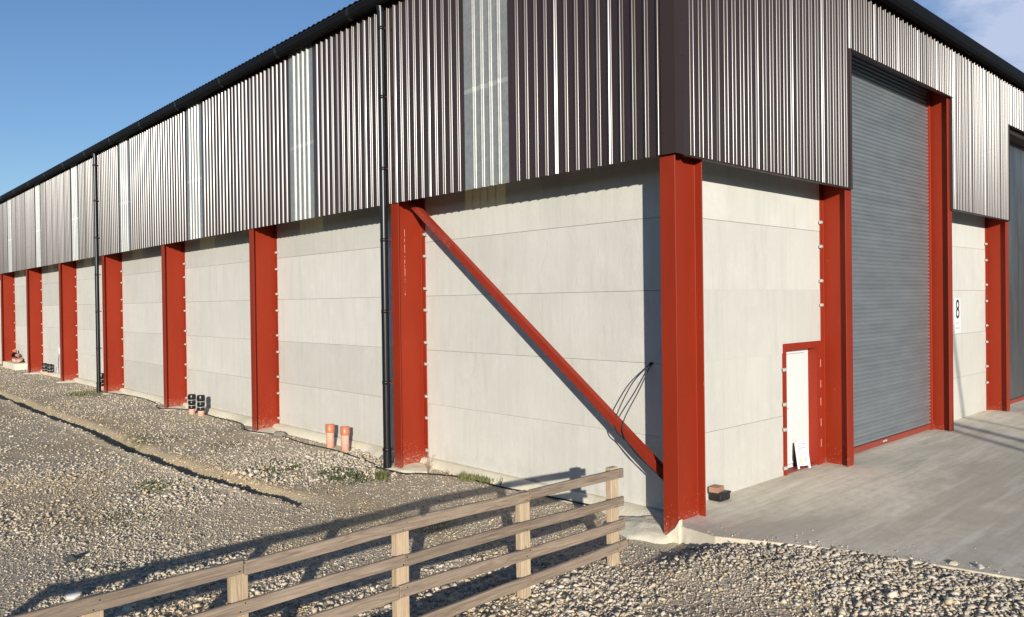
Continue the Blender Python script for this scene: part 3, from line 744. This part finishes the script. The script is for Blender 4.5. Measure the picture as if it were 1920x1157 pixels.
# ------------------------------------------------------------------ fence
F=empty('timber_fence',(0,0,0),'four rail timber fence of weathered boards on pale posts before the red corner column','fence')
def gz(x,y): return float(gh_y(np.array([x]),np.array([y]))[0])
POSTS=[-1.215,-2.63,-4.14,-5.62,-6.62,-8.05,-9.1]
topz=lambda x: float(np.interp(x,[-9.2,-8.2,-6.6,-5.6,-4.1,-2.6,-1.1],[1.09,1.09,1.09,1.10,1.112,1.098,1.108]))
for i,px in enumerate(POSTS):
    f=MB(); w_=.066; zt=topz(px)+(.012 if i==0 else -.01)
    pts=[]; 
    segz=np.linspace(-.35,zt,7); lean=rng.uniform(-.008,.008)
    vs=[];fs=[]
    for k,z in enumerate(segz):
        j=rng.uniform(-.002,.002,2); dx=lean*(z+.35)
        vs+=[(px-w_+dx+j[0],.002,z),(px+w_+dx+j[0],.002,z),(px+w_+dx+j[1],.085,z),(px-w_+dx+j[1],.085,z)]
    for k in range(6):
        for a in range(4): fs.append((4*k+a,4*k+(a+1)%4,4*k+4+(a+1)%4,4*k+4+a))
    fs+=[(3,2,1,0),(24,25,26,27)]
    f.add(vs,fs); f.build('post','post',F,.005)
def rail(x0,x1,zf,h,t=.038,y=-.0):
    f=MB(); n_=max(3,int(abs(x1-x0)/.35)); vs=[];fs=[]; ph=rng.uniform(0,6)
    for k in range(n_+1):
        x_=x0+(x1-x0)*k/n_; z=zf(x_)+.009*math.sin(ph+x_*1.7)+rng.uniform(-.0025,.0025); hh=h/2+rng.uniform(-.0025,.0025); yy=y+.004*math.sin(ph*2+x_*1.1)
        vs+=[(x_,yy-t,z-hh),(x_,yy-.001,z-hh),(x_,yy-.001,z+hh),(x_,yy-t,z+hh)]
    for k in range(n_):
        for a in range(4): fs.append((4*k+a,4*k+4+a,4*k+4+(a+1)%4,4*k+(a+1)%4))
    fs+=[(0,1,2,3),(4*n_+3,4*n_+2,4*n_+1,4*n_)]
    f.add(vs,fs); o_=f.build('rail','wood',F,.005)
    f=MB()
    for px in POSTS:
        if min(x0,x1)-.02<px<max(x0,x1)+.02:
            for dz in (-.025,.03):
                f.tube([(px+.02*math.copysign(1,dz),y-t-.004,zf(px)+dz),(px+.02*math.copysign(1,dz),y-t+.01,zf(px)+dz)],.005,6)
    if f.v: f.build('nail','darktrim',o_)
H=.102
rail(-1.115,-2.60,lambda x:topz(x)-H/2,H); rail(-2.604,-5.60,lambda x:topz(x)-H/2-.004,H+.004); rail(-5.604,-9.2,lambda x:topz(x)-H/2,H)
z2=lambda x: float(np.interp(x,[-9,-5.6,-4.1,-1.1],[.80,.80,.80,.785]))-H/2
rail(-1.11,-4.13,z2,H); rail(-4.134,-7.1,lambda x:z2(x)-.003,H); rail(-7.104,-9.2,z2,H)
z3=lambda x: float(np.interp(x,[-9,-4.1,-1.1],[.50,.535,.51]))-.055
rail(-1.09,-4.20,z3,.112); rail(-4.204,-9.2,lambda x:z3(x)+.002,.112)
z4=lambda x: float(np.interp(x,[-9,-4.1,-3.6,-1.1],[.16,.20,.215,.28]))-.055
rail(-1.05,-4.5,z4,.108); rail(-4.504,-9.2,z4,.108)

# ------------------------------------------------------------------ drain pipes
def orange_pipe(x_,y_,h,label):
    z0=gz(x_,y_); p=empty('drain_pipe',(x_,y_,z0),label,'pipe','orange drain pipes standing by the long wall')
    f=MB(); f.lathe([(.0,-.1),(.082,-.1),(.082,h-.17)],(0,0,0),28); f.build('pipe_barrel','claypale',p)
    f=MB(); f.lathe([(.082,h-.17),(.093,h-.165),(.096,h-.15),(.096,h-.05),(.092,h-.045),(.098,h-.03),(.098,h),(.086,h),(.084,h-.12),(.0,h-.12)],(0,0,0),28); f.build('pipe_socket','clay',p)
orange_pipe(.22,8.93,.50,'farther of the two bare orange drain pipes standing by the long wall')
orange_pipe(.22,8.33,.52,'nearer of the two bare orange drain pipes, next to the black downpipe')
def black_pipe(x_,y_,h,label,kink=0.,sc=1.):
    z0=gz(x_,y_); p=empty('soil_pipe',(x_,y_,z0),label,'pipe','black capped soil pipes on orange stubs')
    f=MB(); f.lathe([(.0,-.1),(.085,-.1),(.085,.17)],(0,0,0),24); f.build('orange_stub','claypale',p)
    f=MB(); f.lathe([(.08,.14),(.10,.145),(.10,.21),(.092,.22),(.088,.27),(.098,.28),(.105,.30),(.105,.36),(.094,.37),(.09,.40),(.104,.41),(.11,.44),(.11,.50),(.10,h-.02),(.095,h),(0,h)],(0,0,0),24); f.build('rubber_coupling','black',p)
    for z in (.235,.385):
        f=MB(); f.lathe([(.094,0),(.101,.003),(.101,.013),(.094,.016)],(0,0,z),24); f.box(.09,.115,-.02,.02,z-.004,z+.02); f.build('clamp_band','zinc',p)
black_pipe(.16,16.45,.55,'farther of the pair of black couplings on orange pipe, by the third column')
black_pipe(.20,15.90,.57,'nearer of the pair of black couplings on orange pipe, right of the third red column')
black_pipe(.42,34.9,.52,'left one of two distant black pipe ends near the sixth red column')
black_pipe(.42,33.9,.52,'right one of two distant black pipe ends near the sixth red column')
black_pipe(.25,25.4,.62,'black pipe end partly hidden behind the far downpipe')
# white conduit and box on the wall in a far bay
cb_=empty('junction_box',(.56,33.2,.0),'small white box on the wall with a grey conduit running down to the ground','box')
f=MB(); f.box(.0,.06,-.35,.0,1.0,1.28); f.build('cover','white',cb_,.01)
f=MB(); f.tube([(.0,-.2,1.0),(-.03,-.15,.6),(-.06,.1,.2),(-.1,.4,.0)],.022,8); f.tube([(.0,-.1,1.0),(-.02,-.12,.5),(-.03,-.15,.0)],.022,8); f.build('conduit','greyink',cb_)
# heap by the seventh column
hp=empty('plinth',(.5,40.9,0),'low concrete plinth at the foot of the wall in the farthest bay','plinth')
f=MB(); f.box(-.5,.08,-1.9,1.1,-.05,.30); f.build('block','footing',hp,.02)
k=0
for (dx,dy,dz,s_,mm) in ((-.1,.2,.30,.34,'brick'),(-.2,-.3,.30,.32,'claypale'),(-.05,-.75,.30,.36,'brick'),(-.15,-.1,.52,.36,'darktrim'),(-.1,.25,.75,.24,'clay'),(-.2,-1.2,.30,.28,'claypale'),(-.12,-.5,.58,.24,'brick')):
    lab=['reddish block at the left of the rubble heap on the far plinth','pale orange lump in front of the far rubble heap','brick red lump at the middle of the far rubble heap','black lump on top of the far rubble heap','bright orange piece topping the far rubble heap','pale orange piece at the right end of the far rubble heap','small brick red piece resting on the right of the far rubble heap'][k]; k+=1
    bm=bmesh.new()
    for j in range(14): 
        p=Vector(rng.normal(size=3)).normalized(); bm.verts.new((.5+dx+p.x*s_*.5,40.9+dy+p.y*s_*.7,dz+s_*.35+p.z*s_*.42))
    bmesh.ops.convex_hull(bm,input=bm.verts)
    for v in [v for v in bm.verts if not v.link_faces]: bm.verts.remove(v)
    me=bpy.data.meshes.new('rubble_lump'); bm.to_mesh(me); bm.free(); me.materials.append(M[mm]); o_=bpy.data.objects.new('rubble_lump',me); COL.objects.link(o_); tag(o_,lab,'rubble','rubble heaped on the far plinth')

# black tub and brick on the slab
tb_=empty('plastic_tub',(1.45,.34,.207),'small black plastic tub on the slab just right of the corner column','tub')
f=MB(); f.box(-.13,.13,-.10,.10,.0,.125); f.build('body','black',tb_,.03,3)
f=MB(); f.box(-.137,.137,-.107,.107,.095,.122); f.build('rim','blackmatt',tb_,.012,2)
f=MB(); f.box(-.115,.09,-.07,.07,0,.075); bk=f.build('brick',"brick",None,.008,2); bk.location=(1.40,.35,.3325); bk.rotation_euler=(0,0,R(8)); tag(bk,'reddish brown brick resting on the black plastic tub','brick')

# cables
def cable(name,pts,r_,label,cat='cable',m_='blackmatt',sub=6):
    P=[Vector(p) for p in pts]; out=[]
    for i in range(len(P)-1):
        a=P[max(i-1,0)];b_=P[i];c=P[i+1];d_=P[min(i+2,len(P)-1)]
        for k in range(sub):
            t=k/sub; out.append(.5*((2*b_)+(-a+c)*t+(2*a-5*b_+4*c-d_)*t*t+(-a+3*b_-3*c+d_)*t**3))
    out.append(P[-1]); f=MB(); f.tube(out,r_,7); o_=f.build(name,m_); tag(o_,label,cat); return o_
gp=[(.15,-.02),(.388,.556),(.47,1.5),(.44,2.9),(.36,3.7),(.30,4.7),(-.02,5.386),(-.22,5.66),(-.20,6.45),(-.05,6.9),(.02,7.97),(.05,8.6),(.02,9.45),(.09,10.2),(.165,11.25),(-.10,11.9),(-.13,12.47),(.25,13.4),(.35,14.05),(.30,15.0),(.30,16.9),(.02,17.73),(-.12,18.3),(.30,20),(.387,21.75),(.2,23),(-.05,23.9)]
cable('ground_cable',[(a,b_,gz(a,b_)+.03+.02*math.sin(i*1.3)) for i,(a,b_) in enumerate(gp)],.013,'long black cable lying along the foot of the concrete wall')
cable('hanging_cable',[(.60,.845,2.155),(.52,.87,2.10),(.40,1.05,1.85),(.27,1.22,1.40),(.20,1.14,1.22),(.17,.95,1.12),(.17,.6,.85),(.17,.2,.60)],.008,'left of two thin black cables looping from the wall hole down to the brace')
cable('hanging_cable',[(.60,.835,2.15),(.53,.84,2.08),(.42,.92,1.8),(.26,1.06,1.40),(.19,1.02,1.20),(.185,.80,.97),(.18,.5,.78),(.18,.18,.57)],.008,'right of two thin black cables looping from the wall hole down to the brace')
f=MB(); f.tube([(.60,.84,2.155),(.56,.85,2.135)],.02,10); tag(f.build('cable_gland','blackmatt'),'black cable outlet in the shaded concrete beside the corner column','cable outlet')

# ------------------------------------------------------------------ single bigger stones
def rock(loc,s_,mm,label,sq=(1,.8,.6),seed=0):
    r=np.random.default_rng(seed); bm=bmesh.new()
    for j in range(22):
        p=Vector(r.normal(size=3)).normalized()*r.uniform(.85,1.05); bm.verts.new((p.x*s_*sq[0],p.y*s_*sq[1],p.z*s_*sq[2]))
    bmesh.ops.convex_hull(bm,input=bm.verts)
    for v in [v for v in bm.verts if not v.link_faces]: bm.verts.remove(v)
    bmesh.ops.bevel(bm,geom=bm.edges[:],offset=s_*.06,segments=1,affect='EDGES')
    me=bpy.data.meshes.new('stone'); bm.to_mesh(me); bm.free()
    at=me.color_attributes.new('stone','FLOAT_COLOR','POINT'); at.data.foreach_set('color',list(mm)*len(me.vertices))
    me.materials.append(M['stone']); o_=bpy.data.objects.new('stone',me); COL.objects.link(o_); o_.location=loc; tag(o_,label,'stone')
rock((-5.98,3.22,gz(-5.98,3.22)+.05),.10,(.66,.63,.58,1),'pale chunky stone lit between the fence shadow and the top rail, lower left',seed=1)
rock((.86,-2.85,.19),.085,(.68,.60,.42,1),'smooth cream stone at the gravel edge beside the slab',(1,.7,.6),2)
rock((.92,-3.08,.20),.07,(.5,.47,.43,1),'grey stone lying on the rim of the slab next to the cream stone',(1,.7,.6),3)
rock((.30,7.0,gz(.30,7.0)+.03),.12,(.20,.18,.15,1),'dark pointed stone by the wall left of the downpipe',(1,1,.8),4)
rock((-5.66,4.74,gz(-5.66,4.74)+.04),.075,(.06,.07,.07,1),'small black lump in the gravel above the left end of the fence shadow',(1,1,.7),5)
rock((.18,11.15,gz(.18,11.15)+.04),.17,(.24,.22,.18,1),'dark flat stone at the foot of the second plain bay by the column',(1,1.3,.5),6)

# ------------------------------------------------------------------ weeds
def tuft(x_,y_,n_,h,spread,mm,label,wd=.006,cat='weed',group=None,droop=.5):
    f=MB(); z0=gz(x_,y_) if x_<.55 else .02
    for i in range(n_):
        a=rng.uniform(0,2*math.pi); rr=spread*math.sqrt(rng.random()); bx,by=rr*math.cos(a),rr*math.sin(a)*1.3
        hh=h*rng.uniform(.45,1.1); la=rng.uniform(0,2*math.pi); l=hh*rng.uniform(.1,droop)
        dx,dy=math.cos(la)*l,math.sin(la)*l; wx,wy=-math.sin(la)*wd,math.cos(la)*wd
        vs=[(bx-wx,by-wy,-.01),(bx+wx,by+wy,-.01),(bx+dx*.4-wx*.8,by+dy*.4-wy*.8,hh*.6),(bx+dx*.4+wx*.8,by+dy*.4+wy*.8,hh*.6),(bx+dx,by+dy,hh)]
        f.add(vs,[(0,1,3,2),(2,3,4)])
    o_=f.build('weed_tuft',mm,None,fix=False); o_.location=(x_,y_,z0); tag(o_,label,cat,group,'stuff' if (wd>.008 or x_==-1.9) else None); return o_
tuft(-.95,6.5,190,.07,.36,'darkgrass','dark green weed patch in the gravel left of the downpipe foot',.012)
tuft(-1.10,5.95,120,.06,.34,'darkgrass','low dark weed patch in front of the second column footing',.012)
tuft(-.70,5.60,150,.17,.10,'grass','upright light green grass tuft near the second column footing',.006)
tuft(.42,4.55,420,.13,.20,'grass','green grass tuft at the wall foot right of the second column')
tuft(.46,4.15,260,.12,.14,'grass','smaller yellowish green tuft just right of the wall foot grass')
tuft(-.45,24.4,260,.10,.55,'grass','thin green growth at the foot of the far downpipe',.012)
tuft(-1.5,8.0,130,.05,.45,'darkgrass','sparse dark weeds in gravel before the orange pipes',.012)
tuft(-3.6,8.1,120,.05,.28,'grass','flat olive weeds near the shallow trench',.010)
tuft(-1.9,2.9,160,.06,.35,'grass','scattered green blades in gravel behind the fence',.006)
def drytwig(x_,y_,h,label,n_=7):
    f=MB()
    for i in range(n_):
        a=rng.uniform(0,6.28); l=h*rng.uniform(.3,1); top=(math.cos(a)*l*.35,math.sin(a)*l*.35,l); midp=(top[0]*.4,top[1]*.4,l*.55)
        f.tube([(0,0,-.02),midp,top],[.004,.003,.0015],5)
        for j in range(3):
            t=rng.uniform(.4,.95); b_=Vector(top)*t; e=b_+Vector((rng.uniform(-.06,.06),rng.uniform(-.06,.06),rng.uniform(.02,.07))); f.tube([b_,e],[.002,.001],4)
    o_=f.build('dry_weed','dry',None,fix=False); o_.location=(x_,y_,gz(x_,y_)); tag(o_,label,'weed')
drytwig(.18,5.45,.50,'tall dry brown weed stems standing against the wall right of the second column',8)
drytwig(-.50,5.40,.18,'short dry twig in front of the second column footing',4)
drytwig(.2,4.95,.16,'tiny dry stem in the gravel by the wall foot cable',3)
drytwig(.38,3.75,.16,'short dry weed where the fence shadow meets the wall',6)

# ------------------------------------------------------------------ utility pole behind the viewer: casts the thin soft shadow on the far bay
up=empty('utility_pole',(-4.6,-18.6,-.05),'timber utility pole with slanting stay and strut, out of frame','utility pole')
f=MB(); f.tube([(0,0,0),(0,0,9.6)],[.15,.11],14); f.build('pole','bark',up)
f=MB(); f.tube([(-1.6,1.2,0),(.0,.0,7.2)],[.09,.08],10); f.build('strut','bark',up)
f=MB(); f.tube([(1.9,-1.4,0),(.0,.0,8.6)],[.06,.05],8); f.build('stay','bark',up)

# ------------------------------------------------------------------ light, sky
EL=12.1; sx,sy=-1.,-1.235; AZ=math.atan2(sx,sy)   # direction towards the sun
sd=Vector((sx,sy,0)).normalized()*math.cos(R(EL))+Vector((0,0,math.sin(R(EL))))
L=bpy.data.lights.new('sun','SUN'); L.energy=5.0; L.angle=R(.53); L.color=(1,.945,.85)
lo=bpy.data.objects.new('sun',L); COL.objects.link(lo); lo.rotation_euler=sd.to_track_quat('Z','Y').to_euler(); lo.location=(-10,-12,20)
w=bpy.data.worlds.new('World'); S.world=w; w.use_nodes=True; nt=w.node_tree; n=N(nt); bg=nt.nodes['Background']
sky=n('ShaderNodeTexSky',sky_type='NISHITA',sun_disc=False,sun_elevation=R(EL),sun_rotation=AZ,air_density=1.1,dust_density=.0,ozone_density=2.5,altitude=100)
tc=n('ShaderNodeTexCoord').outputs['Generated']
cn=n.noise(n.mapping(tc,(1,1,2.2)),4.5,6,.6,.3)
dist=n('ShaderNodeVectorMath',{0:tc,1:(.925,.245,.295)},operation='DISTANCE').outputs['Value']
mask=n.math('MULTIPLY',n.ramp(cn,.36,.50),n.ramp(dist,.04,.22,(1,1,1,1),(0,0,0,1)))
skyc=n.mix(n.math('MULTIPLY',mask,.8),sky.outputs[0],c3(6.6,6.4,6.6))
skyc=n.mix(1.,skyc,c3(.90,1.03,1.29),'MULTIPLY')
nt.links.new(skyc,bg.inputs[0]); bg.inputs[1].default_value=.088

# ------------------------------------------------------------------ camera
cx,cy,cz,yaw,pit,rol,fpx=-8.0890574,-5.7327346,3.0184404,.7467108,-.0081888,.0133371,1463.9685
fw=Vector((math.sin(yaw)*math.cos(pit),math.cos(yaw)*math.cos(pit),math.sin(pit))); r_=Vector((math.cos(yaw),-math.sin(yaw),0)); u_=r_.cross(fw)
rr=r_*math.cos(rol)-u_*math.sin(rol); uu=r_*math.sin(rol)+u_*math.cos(rol)
cam=bpy.data.cameras.new('camera'); co=bpy.data.objects.new('camera',cam); COL.objects.link(co)
co.matrix_world=Matrix(((rr.x,uu.x,-fw.x,cx),(rr.y,uu.y,-fw.y,cy),(rr.z,uu.z,-fw.z,cz),(0,0,0,1)))
cam.sensor_width=36; cam.lens=fpx/1920*36; cam.clip_end=2000; cam.clip_start=.05
S.camera=co
S.view_settings.view_transform='Standard'; S.view_settings.look='None'; S.view_settings.exposure=.18; S.view_settings.gamma=1
